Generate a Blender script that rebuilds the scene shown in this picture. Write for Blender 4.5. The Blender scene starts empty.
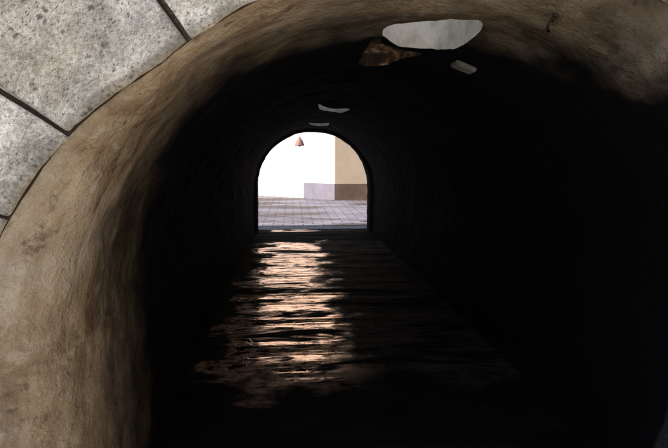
import bpy, bmesh, math, random
from mathutils import Vector, noise, Euler, Matrix
random.seed(3)
S=bpy.context.scene
S.view_settings.view_transform='Standard'; S.view_settings.look='None'; S.view_settings.exposure=0
CX=0.456; R=1.3; ZS=0.98; Y0=1.72; Y1=11.86; TOP=2.95
# ---------- camera
cam=bpy.data.cameras.new('camera'); co=bpy.data.objects.new('camera',cam); S.collection.objects.link(co)
co.location=(0,0,1.71); co.rotation_euler=(math.radians(90-7.55),0,math.radians(-4.51))
cam.lens=28.02; cam.sensor_width=36; cam.clip_start=0.02; cam.clip_end=2000; S.camera=co
# ---------- light
tosun=Vector((-0.65,-0.21,0.73)).normalized()
el=math.asin(tosun.z); az=math.atan2(tosun.x,tosun.y)
w=bpy.data.worlds.new('World'); S.world=w; w.use_nodes=True
nt=w.node_tree; bg=nt.nodes['Background']; sk=nt.nodes.new('ShaderNodeTexSky'); sk.sky_type='NISHITA'
sk.sun_disc=False; sk.sun_elevation=el; sk.sun_rotation=az; nt.links.new(sk.outputs[0],bg.inputs[0]); bg.inputs[1].default_value=0.15
sl=bpy.data.lights.new('sun','SUN'); sl.energy=5; sl.angle=math.radians(.5); sl.color=(1,.93,.83)
so=bpy.data.objects.new('sun',sl); S.collection.objects.link(so); so.rotation_euler=tosun.to_track_quat('Z','Y').to_euler(); so.location=(-8,-5,12)

# ---------- node helper
class M:
    def __init__(s,name):
        s.m=bpy.data.materials.new(name); s.m.use_nodes=True; s.t=s.m.node_tree; s.b=s.t.nodes['Principled BSDF']
        s.pos=s.n('ShaderNodeNewGeometry').outputs['Position']
    def n(s,t,**k):
        x=s.t.nodes.new(t)
        for a,b in k.items(): setattr(x,a,b)
        return x
    def l(s,a,b): s.t.links.new(a,b)
    def mapv(s,sc=(1,1,1),v=None):
        x=s.n('ShaderNodeMapping'); x.inputs['Scale'].default_value=sc; s.l(v or s.pos,x.inputs[0]); return x.outputs[0]
    def noise(s,scale,detail=4,rough=.55,v=None,dist=0):
        x=s.n('ShaderNodeTexNoise'); x.inputs['Scale'].default_value=scale; x.inputs['Detail'].default_value=detail
        x.inputs['Roughness'].default_value=rough; x.inputs['Distortion'].default_value=dist; s.l(v or s.pos,x.inputs['Vector']); return x.outputs[0]
    def vor(s,scale,v=None,feature='F1'):
        x=s.n('ShaderNodeTexVoronoi',feature=feature); x.inputs['Scale'].default_value=scale; s.l(v or s.pos,x.inputs['Vector']); return x.outputs['Distance']
    def ramp(s,f,stops):
        x=s.n('ShaderNodeValToRGB'); e=x.color_ramp.elements
        while len(e)<len(stops): e.new(.5)
        for i,(p,c) in enumerate(stops):
            e[i].position=p; e[i].color=(c,c,c,1) if isinstance(c,(int,float)) else (*c,1)
        s.l(f,x.inputs[0]); return x.outputs[0]
    def mix(s,f,a,b,mode='MIX'):
        x=s.n('ShaderNodeMix',data_type='RGBA',blend_type=mode)
        for v,i in ((f,0),(a,6),(b,7)):
            if isinstance(v,(int,float)): x.inputs[i].default_value=v
            elif isinstance(v,tuple): x.inputs[i].default_value=(*v,1)
            else: s.l(v,x.inputs[i])
        return x.outputs[2]
    def math(s,op,a,b=0,c=0):
        x=s.n('ShaderNodeMath',operation=op)
        for i,v in enumerate((a,b,c)):
            if isinstance(v,(int,float)): x.inputs[i].default_value=v
            else: s.l(v,x.inputs[i])
        return x.outputs[0]
    def xyz(s):
        x=s.n('ShaderNodeSeparateXYZ'); s.l(s.pos,x.inputs[0]); return x.outputs
    def mr(s,v,a,b,c=0,d=1,smooth=True):
        x=s.n('ShaderNodeMapRange'); x.interpolation_type='SMOOTHSTEP' if smooth else 'LINEAR'
        for i,q in enumerate((v,a,b,c,d)):
            if isinstance(q,(int,float)): x.inputs[i].default_value=q
            else: s.l(q,x.inputs[i])
        return x.outputs[0]
    def bump(s,h,dist,strength=1,prev=None):
        x=s.n('ShaderNodeBump'); x.inputs['Distance'].default_value=dist; x.inputs['Strength'].default_value=strength
        s.l(h,x.inputs['Height']); 
        if prev: s.l(prev,x.inputs['Normal'])
        s.l(x.outputs[0],s.b.inputs['Normal']); return x.outputs[0]
    def col(s,c):
        if isinstance(c,tuple): s.b.inputs['Base Color'].default_value=(*c,1)
        else: s.l(c,s.b.inputs['Base Color'])
    def rough(s,r):
        if isinstance(r,(int,float)): s.b.inputs['Roughness'].default_value=r
        else: s.l(r,s.b.inputs['Roughness'])

# vault plaster
p=M('vault_plaster')
x,y,z=p.xyz()[:3]
base=p.ramp(p.noise(3.2,4,.68,dist=.6),[(.28,(.26,.185,.12)),(.45,(.47,.365,.25)),(.58,(.6,.495,.365)),(.74,(.7,.62,.51))])
# bands of weathering running along the curve of the vault (cylindrical coords: angle, depth)
dx=p.math('SUBTRACT',x,CX); dz=p.math('SUBTRACT',z,ZS)
ang=p.math('ARCTAN2',dz,dx)
cb=p.n('ShaderNodeCombineXYZ'); p.l(p.math('MULTIPLY',ang,1.5),cb.inputs[0]); p.l(p.math('MULTIPLY',y,6),cb.inputs[1])
stk=p.ramp(p.noise(1.1,4,.66,v=cb.outputs[0],dist=.8),[(.42,.0),(.6,1)])
base=p.mix(p.math('MULTIPLY',stk,.55),base,(.16,.11,.07))
pn=p.noise(9,5,.72)
base=p.mix(p.math('MULTIPLY',p.ramp(pn,[(.56,0),(.64,1)]),.4),base,(.7,.65,.57))
base=p.mix(p.math('MULTIPLY',p.ramp(pn,[(.34,1),(.42,0)]),.55),base,(.09,.06,.045))
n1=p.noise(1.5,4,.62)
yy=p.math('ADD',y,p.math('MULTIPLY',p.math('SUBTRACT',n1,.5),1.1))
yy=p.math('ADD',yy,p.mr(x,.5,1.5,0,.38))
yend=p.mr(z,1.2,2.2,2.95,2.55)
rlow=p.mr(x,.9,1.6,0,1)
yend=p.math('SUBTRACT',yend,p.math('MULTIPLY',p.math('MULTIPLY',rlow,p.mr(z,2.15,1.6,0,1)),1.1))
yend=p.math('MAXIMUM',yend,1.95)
depth_shade=p.mr(yy,1.74,yend)  # light falloff into the tunnel painted as darkening of the plaster colour
depth_shade=p.math('POWER',depth_shade,.72)
c=p.mix(depth_shade,base,(.0055,.0055,.007)); p.col(c); p.rough(.9)
p.b.inputs['Specular IOR Level'].default_value=.04
h=p.math('ADD',pn,p.math('MULTIPLY',p.noise(42,3,.7),.3))
p.bump(h,.036,1)
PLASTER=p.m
p=M('shaft_limewash'); p.col(p.ramp(p.noise(9,5,.65),[(.3,(.58,.56,.52)),(.6,(.86,.86,.84))])); p.rough(.9); p.b.inputs['Specular IOR Level'].default_value=.1; p.bump(p.noise(14,4),.02); LIME=p.m
p=M('shaft_rust'); p.col(p.ramp(p.noise(6,5,.65,v=p.mapv((1,1,3)),dist=.4),[(.42,(.05,.03,.02)),(.54,(.16,.10,.06)),(.66,(.7,.45,.27))])); p.rough(.8); RUST=p.m
def stone(name,seedoff,tint):
    p=M(name)
    mp=p.n('ShaderNodeMapping'); mp.inputs['Location'].default_value=(seedoff*3.1,seedoff*1.7,seedoff*2.3); p.l(p.pos,mp.inputs[0]); v=mp.outputs[0]
    n5=p.noise(6,6,.72,v=v,dist=.4)
    base=p.ramp(n5,[(.3,(.30*tint,.28*tint,.25*tint)),(.48,(.48*tint,.465*tint,.43*tint)),(.62,(.72*tint,.705*tint,.67*tint))])
    base=p.mix(p.math('MULTIPLY',p.ramp(p.noise(2.4,4,.6,v=v),[(.46,0),(.62,1)]),.45),base,(.46,.38,.28))
    fine=p.noise(80,3,.75,v=v)
    base=p.mix(1,base,p.ramp(fine,[(.4,.68),(.6,1.1)]),'MULTIPLY')
    wv=p.n('ShaderNodeVectorMath',operation='ADD'); p.l(v,wv.inputs[0])
    nz=p.n('ShaderNodeTexNoise'); nz.inputs['Scale'].default_value=28; nz.inputs['Detail'].default_value=3; p.l(v,nz.inputs['Vector'])
    sc=p.n('ShaderNodeVectorMath',operation='SCALE'); p.l(nz.outputs['Color'],sc.inputs[0]); sc.inputs['Scale'].default_value=.04
    p.l(sc.outputs[0],wv.inputs[1]); wvv=wv.outputs[0]
    mk=p.noise(5,3,.6,v=v)
    pit1=p.math('MULTIPLY',p.mr(p.vor(22,wvv),.06,.30,1,0),p.ramp(mk,[(.45,0),(.56,1)]))
    pit2=p.math('MULTIPLY',p.mr(p.vor(60,wvv),.05,.32,1,0),p.ramp(mk,[(.36,.1),(.54,1)]))
    pit=p.math('MAXIMUM',pit1,p.math('MULTIPLY',pit2,.65))
    c=p.mix(p.math('MULTIPLY',pit,.82),base,(.08,.07,.06)); p.col(c); p.rough(.95); p.b.inputs['Specular IOR Level'].default_value=.15
    h=p.math('SUBTRACT',p.math('ADD',n5,p.math('MULTIPLY',fine,.2)),p.math('MULTIPLY',pit,.45))
    p.bump(h,.011,1)
    return p.m
ST=[stone('tuff_stone_%d'%i,i+1,t) for i,t in enumerate((1.0,1.1,.93))]
p=M('ashlar_wall')
bt=p.n('ShaderNodeTexBrick'); sx=p.xyz(); cb=p.n('ShaderNodeCombineXYZ'); p.l(sx[0],cb.inputs[0]); p.l(sx[2],cb.inputs[1]); p.l(cb.outputs[0],bt.inputs['Vector'])
bt.inputs['Scale'].default_value=1; bt.inputs['Brick Width'].default_value=.7; bt.inputs['Row Height'].default_value=.36; bt.inputs['Mortar Size'].default_value=.008
bt.inputs['Color1'].default_value=(.33,.32,.29,1); bt.inputs['Color2'].default_value=(.42,.4,.36,1); bt.inputs['Mortar'].default_value=(.1,.09,.08,1)
a_=p.mix(1,bt.outputs[0],p.ramp(p.noise(7,5,.7),[(.3,.6),(.7,1.1)]),'MULTIPLY')
rr=p.math('SQRT',p.math('ADD',p.math('POWER',p.math('SUBTRACT',sx[0],CX),2),p.math('POWER',p.math('SUBTRACT',sx[2],ZS),2)))
p.col(p.mix(p.mr(rr,1.98,2.0,1,0),a_,(.06,.045,.035))); p.rough(.95); p.b.inputs['Specular IOR Level'].default_value=.1
p.bump(p.math('SUBTRACT',p.noise(12,5,.7),bt.outputs['Fac']),.015); ASH=p.m
# wet floor
p=M('wet_stone_floor')
x,y,z=p.xyz()[:3]
p.b.inputs['IOR'].default_value=1.5
n2=p.noise(2.0,4,.6)
wob=p.math('ADD',y,p.math('MULTIPLY',p.math('SUBTRACT',n2,.5),1.6))
xw=p.math('ADD',x,p.math('MULTIPLY',p.math('SUBTRACT',n2,.5),1.4))
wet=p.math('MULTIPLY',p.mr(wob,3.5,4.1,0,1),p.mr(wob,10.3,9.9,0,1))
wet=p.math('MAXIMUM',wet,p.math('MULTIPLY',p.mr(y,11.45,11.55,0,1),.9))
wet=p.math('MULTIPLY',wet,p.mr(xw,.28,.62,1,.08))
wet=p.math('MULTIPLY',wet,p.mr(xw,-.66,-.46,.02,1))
gaps=p.ramp(p.noise(1.0,5,.6,v=p.mapv((.8,3.0,1)),dist=1.0),[(.41,.03),(.48,1)])
fine=p.ramp(p.noise(6,4,.7,v=p.mapv((.6,2.6,1))),[(.37,.1),(.48,1)])
wet=p.math('MULTIPLY',wet,p.math('MULTIPLY',gaps,fine))
# worn paving setts: joints half drowned by the water film, wandering with the noise
bk=p.n('ShaderNodeTexBrick'); bk.inputs['Scale'].default_value=1; bk.inputs['Brick Width'].default_value=.42; bk.inputs['Row Height'].default_value=.27; bk.inputs['Mortar Size'].default_value=.012; bk.inputs['Mortar Smooth'].default_value=1.0
n3=p.noise(4,3,.6)
cb=p.n('ShaderNodeCombineXYZ'); p.l(p.math('ADD',x,p.math('MULTIPLY',n3,.35)),cb.inputs[0]); p.l(p.math('ADD',y,p.math('MULTIPLY',n3,.6)),cb.inputs[1]); p.l(cb.outputs[0],bk.inputs['Vector'])
joint=p.math('MULTIPLY',bk.outputs['Fac'],p.ramp(n2,[(.42,.1),(.56,1)]))
wet=p.math('MULTIPLY',wet,p.math('SUBTRACT',1,p.math('MULTIPLY',joint,.4)))
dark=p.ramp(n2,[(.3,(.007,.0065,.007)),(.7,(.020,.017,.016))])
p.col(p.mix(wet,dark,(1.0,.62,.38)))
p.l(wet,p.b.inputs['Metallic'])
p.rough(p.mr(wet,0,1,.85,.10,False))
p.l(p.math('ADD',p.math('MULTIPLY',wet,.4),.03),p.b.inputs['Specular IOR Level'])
h=p.math('ADD',p.noise(1.6,2,.5,v=p.mapv((.2,2.4,1)),dist=.2),p.math('MULTIPLY',p.noise(9,3,.6,v=p.mapv((.14,2.0,1))),.14))
h=p.math('SUBTRACT',h,p.math('MULTIPLY',joint,.03))
p.bump(h,.043,1)
WET=p.m
p=M('street_paving')
bt=p.n('ShaderNodeTexBrick'); p.l(p.mapv((1,1,1)),bt.inputs['Vector']); bt.inputs['Scale'].default_value=1; bt.inputs['Brick Width'].default_value=.5; bt.inputs['Row Height'].default_value=.3; bt.inputs['Mortar Size'].default_value=.018
bt.inputs['Color1'].default_value=(.22,.21,.24,1); bt.inputs['Color2'].default_value=(.32,.30,.33,1); bt.inputs['Mortar'].default_value=(.12,.11,.13,1)
p.col(p.mix(1,bt.outputs[0],p.ramp(p.noise(.8,5,.6,v=p.mapv((.4,1.2,1))),[(.42,(.6,.5,.42)),(.56,(1.25,1.25,1.3))]),'MULTIPLY')); p.rough(.75); p.bump(p.math('SUBTRACT',p.noise(20,3),bt.outputs['Fac']),.008); PAVE=p.m
p=M('entrance_paving')
bt=p.n('ShaderNodeTexBrick'); p.l(p.mapv((1,1,1)),bt.inputs['Vector']); bt.inputs['Scale'].default_value=1; bt.inputs['Brick Width'].default_value=.6; bt.inputs['Row Height'].default_value=.4; bt.inputs['Mortar Size'].default_value=.012
bt.inputs['Color1'].default_value=(.42,.39,.34,1); bt.inputs['Color2'].default_value=(.48,.45,.4,1); bt.inputs['Mortar'].default_value=(.2,.18,.16,1)
p.col(bt.outputs[0]); p.rough(.85); PAVE2=p.m
p=M('ground_gravel'); p.col(p.ramp(p.noise(3,5,.7),[(.3,(.2,.18,.15)),(.7,(.34,.31,.27))])); p.rough(.95); GRD=p.m
def simple(name,c1,c2,scale=4,rough=.85,metal=0,b=.004):
    p=M(name); p.col(p.ramp(p.noise(scale,4,.6),[(.3,c1),(.7,c2)])); p.rough(rough); p.b.inputs['Metallic'].default_value=metal; p.bump(p.noise(scale*8,2),b); return p.m
WHITE=simple('limewashed_wall',(.90,.78,.70),(.93,.83,.76),.8)
CREAM=simple('cream_render',(.76,.55,.36),(.86,.66,.45),1.6)
OCHRE=simple('ochre_render',(.68,.56,.44),(.78,.67,.54),.8)
PLINTH=simple('plinth_paint',(.34,.3,.35),(.46,.41,.47),2)
PLINTHB=simple('plinth_brown',(.17,.10,.07),(.26,.17,.12),2)
IRON=simple('old_iron',(.03,.025,.02),(.1,.06,.04),20,.6,.6)
RED=simple('lantern_red',(.55,.27,.22),(.66,.38,.32),20,.5)
BOX=simple('grey_plastic',(.12,.115,.11),(.3,.29,.27),20,.7)
GLASS=simple('frosted_glass',(.7,.68,.6),(.8,.78,.7),20,.3)
ROOF=simple('clay_tile',(.3,.13,.08),(.42,.2,.12),6)
WIN=simple('window_glass',(.02,.025,.03),(.04,.05,.06),2,.08)

def obj(name,me,mats,parent=None):
    o=bpy.data.objects.new(name,me); S.collection.objects.link(o)
    for m in mats: me.materials.append(m)
    if parent: o.parent=parent
    return o
def empty(name):
    o=bpy.data.objects.new(name,None); S.collection.objects.link(o); return o
def mesh(name,vs,fs,mats,parent=None,smooth=False,mi=None):
    me=bpy.data.meshes.new(name); me.from_pydata(vs,[],fs); 
    o=obj(name,me,mats,parent)
    if mi: me.polygons.foreach_set('material_index',mi)
    if smooth: me.polygons.foreach_set('use_smooth',[True]*len(fs))
    me.update(); return o
def box(name,a,b,mat,parent=None,bev=0):
    bm=bmesh.new(); bmesh.ops.create_cube(bm,size=1)
    for v in bm.verts: v.co=Vector([(a[i]+b[i])/2+v.co[i]*(b[i]-a[i]) for i in range(3)])
    if bev: bmesh.ops.bevel(bm,geom=bm.edges[:],offset=bev,segments=2,affect='EDGES')
    me=bpy.data.meshes.new(name); bm.to_mesh(me); bm.free(); return obj(name,me,[mat],parent)

# ---------- tunnel body
def F(th): # lip size, th degrees from left
    if th<90: return .03+.22*max(0,(50-th)/50)
    return .03+.14*min(1,(th-90)/35)
sec=[]
for k in range(22): sec.append(('L',-.12+(ZS+.12)*k/22))
for k in range(150): sec.append(('A',180*k/149))
for k in range(21,-1,-1): sec.append(('R',-.12+(ZS+.12)*k/22))
def inner(i,y):
    t,v=sec[i]
    th=0 if t=='L' else 180 if t=='R' else v
    f=F(th); s=(y-Y0)/(.14+.7*(f-.03))
    o=f*(1-math.sqrt(max(0,1-(1-min(1,s))**2))) if s<1 else 0
    if t=='A': n=Vector((-math.cos(math.radians(v)),0,math.sin(math.radians(v)))); base=Vector((CX,y,ZS))+n*R
    elif t=='L': n=Vector((-1,0,0)); base=Vector((CX-R,y,v))
    else: n=Vector((1,0,0)); base=Vector((CX+R,y,v))
    d=noise.fractal(base*1.4,1,2,4)*.016+noise.fractal(base*6,1,2,4)*.012
    k=1 if s>.3 else .6
    if y>Y1-.5: o-=.05*min(1,(y-(Y1-.5))/.06)
    return base+n*(o+d*k)
ys=[Y0+.16*(1-math.cos(math.pi/2*k/9)) for k in range(9)]+[Y0+.16+.03*k for k in range(80)]
while ys[-1]<Y1-.1: ys.append(ys[-1]+.08)
ys.append(Y1)
n=len(sec); m=len(ys)
XL,XR=-5.0,6.0
def outer(i,y):
    t,v=sec[i]
    if t=='L': return Vector((XL,y,v))
    if t=='R': return Vector((XR,y,v))
    a=v
    if a<45: f=a/45; return Vector((XL,y,ZS+(TOP-ZS)*f))
    if a>135: f=(180-a)/45; return Vector((XR,y,ZS+(TOP-ZS)*f))
    return Vector((XL+(XR-XL)*(a-45)/90,y,TOP))
vs=[];fs=[];mi=[]
for y in ys: vs+= [inner(i,y) for i in range(n)]
off=len(vs)
for y in (Y0,Y1): vs+=[outer(i,y) for i in range(n)]
for j in range(m-1):
    for i in range(n-1):
        a=j*n+i; fs.append((a,a+1,a+n+1,a+n)); mi.append(0)
oA=off; oB=off+n; last=(m-1)*n
for i in range(n-1):
    fs.append((oA+i,oB+i,oB+i+1,oA+i+1)); mi.append(1)
    fs.append((i,oA+i,oA+i+1,i+1)); mi.append(1)
    fs.append((last+i,last+i+1,oB+i+1,oB+i)); mi.append(1)
fs.append(tuple([oA]+[j*n for j in range(m)]+[oB])); mi.append(1)
fs.append(tuple([oB+n-1]+[j*n+n-1 for j in range(m-1,-1,-1)]+[oA+n-1])); mi.append(1)
tun=empty('vaulted_tunnel')
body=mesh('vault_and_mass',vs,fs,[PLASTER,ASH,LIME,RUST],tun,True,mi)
for q in body.data.polygons:
    if q.material_index==1: q.use_smooth=False
bm=bmesh.new(); bm.from_mesh(body.data); bmesh.ops.recalc_face_normals(bm,faces=bm.faces[:]); bm.to_mesh(body.data); bm.free()
# light shafts broken through the crown (plan outlines, metres)
H1=[(.45,2.31),(.50,2.29),(.555,2.27),(.61,2.235),(.665,2.2),(.715,2.17),(.76,2.15),(.79,2.18),(.805,2.24),(.813,2.32),(.812,2.40),(.806,2.5),(.79,2.62),(.765,2.70),(.73,2.76),(.68,2.785),(.627,2.79),(.57,2.765),(.518,2.71),(.475,2.65),(.441,2.57),(.422,2.49),(.417,2.41),(.427,2.35)]
H2=[(.40,2.62),(.425,2.64),(.455,2.72),(.50,2.78),(.56,2.83),(.63,2.86),(.71,2.86),(.68,2.95),(.65,3.1),(.62,3.25),(.582,3.38),(.50,3.45),(.45,3.42),(.416,3.33),(.405,3.1),(.40,2.85)]
H3=[(.279,5.81),(.36,6.1),(.448,6.35),(.56,6.42),(.676,6.17),(.70,6.6),(.66,6.9),(.606,7.05),(.50,7.05),(.394,6.85),(.32,6.35)]
H4=[(.276,8.98),(.36,9.3),(.46,9.5),(.56,9.4),(.64,9.02),(.67,9.8),(.64,10.2),(.537,10.4),(.42,10.3),(.334,9.8)]
def cutter(poly,mat,amp=1):
    for _ in range(2):
        q=[]
        for (a,b),(c_,d_) in zip(poly,poly[1:]+poly[:1]): q+=[(a*.75+c_*.25,b*.75+d_*.25),(a*.25+c_*.75,b*.25+d_*.75)]
        poly=q
    poly=[(a+noise.noise(Vector((a*14,b*14,0)))*.010*amp,b+noise.noise(Vector((a*14,b*14,5)))*.016*amp) for a,b in poly]
    k=len(poly); v=[(a,b,1.6) for a,b in poly]+[(a,b,4) for a,b in poly]
    f=[tuple(range(k)),tuple(range(2*k-1,k-1,-1))]+[(i,(i+1)%k,k+(i+1)%k,k+i) for i in range(k)]
    o=mesh('cut',v,f,[mat]); bm=bmesh.new(); bm.from_mesh(o.data); bmesh.ops.recalc_face_normals(bm,faces=bm.faces[:]); bm.to_mesh(o.data); bm.free()
    md=body.modifiers.new('b','BOOLEAN'); md.object=o; md.operation='DIFFERENCE'; md.solver='EXACT'; md.material_mode='TRANSFER'
    bpy.context.view_layer.objects.active=body
    bpy.ops.object.modifier_apply(modifier='b'); bpy.data.objects.remove(o)
for hh,mt,am in ((H1,LIME,.25),(H2,RUST,1),(H3,LIME,1),(H4,LIME,1)): cutter(hh,mt,am)

# ---------- voussoirs
arch=empty('stone_arch_facade')
def vouss(k,a0,a1,r1,mat,proud):
    gap=.009
    na,nr=60,40; vs=[];fs=[]
    def P(u,v,y):
        am=a0+(a1-a0)*u; r0=R+F(am)+.004
        r0+=noise.fractal(Vector((am*.10,k*7,0)),1,2,3)*.012
        r=r0+(r1-r0)*v
        da=math.degrees(gap/r)+noise.noise(Vector((v*4,k*5,1)))*.2; a=a0+da+(a1-a0-2*da)*u
        a=math.radians(a); return Vector((CX-r*math.cos(a),y,ZS+r*math.sin(a)))
    for j in range(nr+1):
        for i in range(na+1):
            u=i/na; v=j/nr; q=P(u,v,0)
            wa=math.radians(a1-a0)*(R+.3); e=min(min(u,1-u)*wa,min(v,1-v)*(r1-R))
            edge=max(0,1-e/.014)**2*.010
            nn=noise.fractal(q*5+Vector((k*3,0,0)),1,2,5)*.010
            q.y=Y0-.025-proud+edge+nn; vs.append(q)
    b0=len(vs)
    for j in range(nr+1):
        for i in range(na+1): vs.append(P(i/na,j/nr,Y0+.05))
    for j in range(nr):
        for i in range(na):
            a=j*(na+1)+i; fs.append((a,a+1,a+na+2,a+na+1))
    ring=[i for i in range(na+1)]+[j*(na+1)+na for j in range(1,nr+1)]+[nr*(na+1)+i for i in range(na-1,-1,-1)]+[j*(na+1) for j in range(nr-1,0,-1)]
    for a,b in zip(ring,ring[1:]+ring[:1]): fs.append((b,a,a+b0,b+b0))
    o=mesh('voussoir_%d'%k,vs,fs,[mat],arch,True)
A=[3,21.4,34.5,54.5,67,82,98,114,126,145,160,177]
for k in range(len(A)-1): vouss(k,A[k],A[k+1],2.02+.05*random.random(),ST[(k*2+1)%3],random.uniform(0,.010))
for side in (-1,1):
    zz=0
    for k,hh in enumerate((.34,.36,.33)):
        x0=CX+side*(R+(.26 if side<0 else .18)); x1=CX+side*(2.0+.1*(k%2))
        box('jamb_block',(min(x0,x1),Y0-.03,zz+.005),(max(x0,x1),Y0+.05,zz+hh-.005),ST[k%3],arch,.015); zz+=hh

# ---------- floor
fx0,fx1,fy0,fy1=CX-R-.05,CX+R+.05,Y0-.02,Y1+.0
nx,ny=90,420; vs=[];fs=[]
for j in range(ny+1):
    for i in range(nx+1):
        q=Vector((fx0+(fx1-fx0)*i/nx,fy0+(fy1-fy0)*j/ny,0))
        q.z=.015+noise.fractal(Vector((q.x*.6,q.y*1.6,3)),1,2,3)*.012
        vs.append(q)
for j in range(ny):
    for i in range(nx):
        a=j*(nx+1)+i; fs.append((a,a+1,a+nx+2,a+nx+1))
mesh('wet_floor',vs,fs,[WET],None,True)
box('threshold_slab',(CX-R-.3,Y1+.004,-.08),(CX+R+.3,Y1+.42,.02),ST[1],None,.01)
mesh('ground',[(-600,-600,-.05),(600,-600,-.05),(600,600,-.05),(-600,600,-.05)],[(0,1,2,3)],[GRD])
mesh('pavement',[(-40,Y1+.3,0),(40,Y1+.3,0),(40,60,0),(-40,60,0)],[(0,1,2,3)],[PAVE])
mesh('pavement',[(-20,-20,0),(20,-20,0),(20,Y0-.03,0),(-20,Y0-.03,0)],[(0,1,2,3)],[PAVE2])

# ---------- houses
def wallseg(name,p,q,z0,z1,th,mat,par,proud=0,flip=False):
    d=(q-p).normalized(); nn=Vector((d.y,-d.x)); 
    if nn.y>0: nn=-nn
    if flip: nn=Vector((-1,0))
    a=p+nn*proud; b=q+nn*proud; c=q-nn*th; e=p-nn*th
    vs=[(t.x,t.y,zz) for zz in (z0,z1) for t in (a,b,c,e)]
    return mesh(name,vs,[(0,1,2,3),(7,6,5,4),(0,1,5,4),(1,2,6,5),(2,3,7,6),(3,0,4,7)],[mat],par)
house=empty('rendered_house')
C=Vector((1.6,19.8)); L=Vector((-4.2,24.6)); Rr=Vector((9,19.8)); 
wallseg('front_wall',C,Rr,0.62,5.2,.3,CREAM,house); wallseg('side_wall',L,C,0.62,5.2,.3,WHITE,house)
wallseg('front_plinth',C,Rr,0,0.62,.3,PLINTHB,house,.03)
d=(L-C).normalized()
wallseg('side_plinth',C+d*1.5,C,0,0.62,.3,PLINTH,house,.03); wallseg('side_wall_base',L,C+d*1.505,0,0.62,.3,WHITE,house)
wallseg('cornice',L,C,5.2,5.4,.3,CREAM,house,.12); wallseg('cornice',C,Rr,5.2,5.4,.3,CREAM,house,.12)
mesh('roof',[(L.x-.3,L.y-.3,5.4),(C.x-.2,C.y-.4,5.4),(Rr.x,Rr.y-.4,5.4),(Rr.x,28,7.2),(L.x,30,7.2)],[(0,1,2,3,4)],[ROOF],house)
for i in (2,4.2,6.2):
    box('window',(C.x+i,C.y-.02,1.9),(C.x+i+.9,C.y+.05,3.3),WIN,house); box('window_sill',(C.x+i-.1,C.y-.1,1.78),(C.x+i+1.,C.y+.02,1.895),CREAM,house)
h2=empty('ochre_bounce_house')  # unseen house added behind camera, its sunlit wall bounces light onto the left intrados
a,b=Vector((3.6,-9)),Vector((3.6,1.2))
wallseg('wall',a,b,.5,5.5,.3,OCHRE,h2,0,True); wallseg('plinth',a,b,0,.5,.3,PLINTHB,h2,.03,True); wallseg('cornice',a,b,5.5,5.7,.3,CREAM,h2,.12,True)
for yv in (-7,-4.2,-1.4):
    box('window',(3.58,yv,1.8),(3.66,yv+.9,3.2),WIN,h2); box('window_sill',(3.48,yv-.1,1.68),(3.62,yv+1,1.795),CREAM,h2)
mesh('roof',[(3.3,-9.3,5.7),(3.3,1.4,5.7),(9,1.4,8),(9,-9.3,8)],[(0,1,2,3)],[ROOF],h2)

# ---------- lantern on bracket
lan=empty('hanging_lantern')
def lathe(name,prof,c,mat,parent,seg=20):
    vs=[];fs=[]
    for r,z in prof:
        for k in range(seg):
            a=2*math.pi*k/seg; vs.append((c[0]+r*math.cos(a),c[1]+r*math.sin(a),c[2]+z))
    for j in range(len(prof)-1):
        for k in range(seg): fs.append((j*seg+k,j*seg+(k+1)%seg,(j+1)*seg+(k+1)%seg,(j+1)*seg+k))
    return mesh(name,vs,fs,[mat],parent,True)
def tube(name,pts,r,mat,parent):
    cu=bpy.data.curves.new(name,'CURVE'); cu.dimensions='3D'; cu.bevel_depth=r; sp=cu.splines.new('POLY'); sp.points.add(len(pts)-1)
    for a,b in zip(sp.points,pts): a.co=(*b,1)
    o=bpy.data.objects.new(name,cu); S.collection.objects.link(o); cu.materials.append(mat); o.parent=parent; return o
lc=(0.17,12.75,2.0)
lathe('shade',[(.0,.14),(.025,.14),(.03,.11),(.06,.08),(.085,.03),(.115,-.05),(.12,-.065),(.10,-.06),(.05,.05)],lc,RED,lan)
lathe('bulb',[(.0,.02),(.04,0),(.045,-.04),(.03,-.075),(0,-.09)],lc,GLASS,lan)
tube('chain',[(lc[0],lc[1],2.14),(lc[0],lc[1],2.6)],.004,IRON,lan)
tube('bracket',[(lc[0],lc[1]+.05,2.6),(lc[0],Y1-.02,2.6),(lc[0],Y1+.02,2.4),(lc[0],lc[1]-.3,2.59)],.012,IRON,lan)

# ---------- junction box on vault & hook
bp=Vector((.925,2.82,2.19))
jb=box('junction_box',(-.06,-.05,-.012),(.06,.05,.012),BOX,None,.005)
nrm=(Vector((CX,bp.y,ZS))-bp).normalized(); yv=Vector((0,1,0)); xv=yv.cross(nrm)
jb.matrix_world=Matrix.Translation(bp+nrm*.012)@Matrix((xv,yv,nrm)).transposed().to_4x4()
hp=Vector((.93,1.86,2.19)); nr=(Vector((CX,hp.y,ZS))-hp).normalized()
hk=empty('iron_hook')
tube('ring',[tuple(hp+nr*(.02+.025*math.cos(a))+Vector((0,1,0))*.025*math.sin(a)) for a in [i*math.pi/8 for i in range(14)]],.006,IRON,hk)
tube('shank',[tuple(hp-nr*.04),tuple(hp+nr*.01)],.009,IRON,hk)
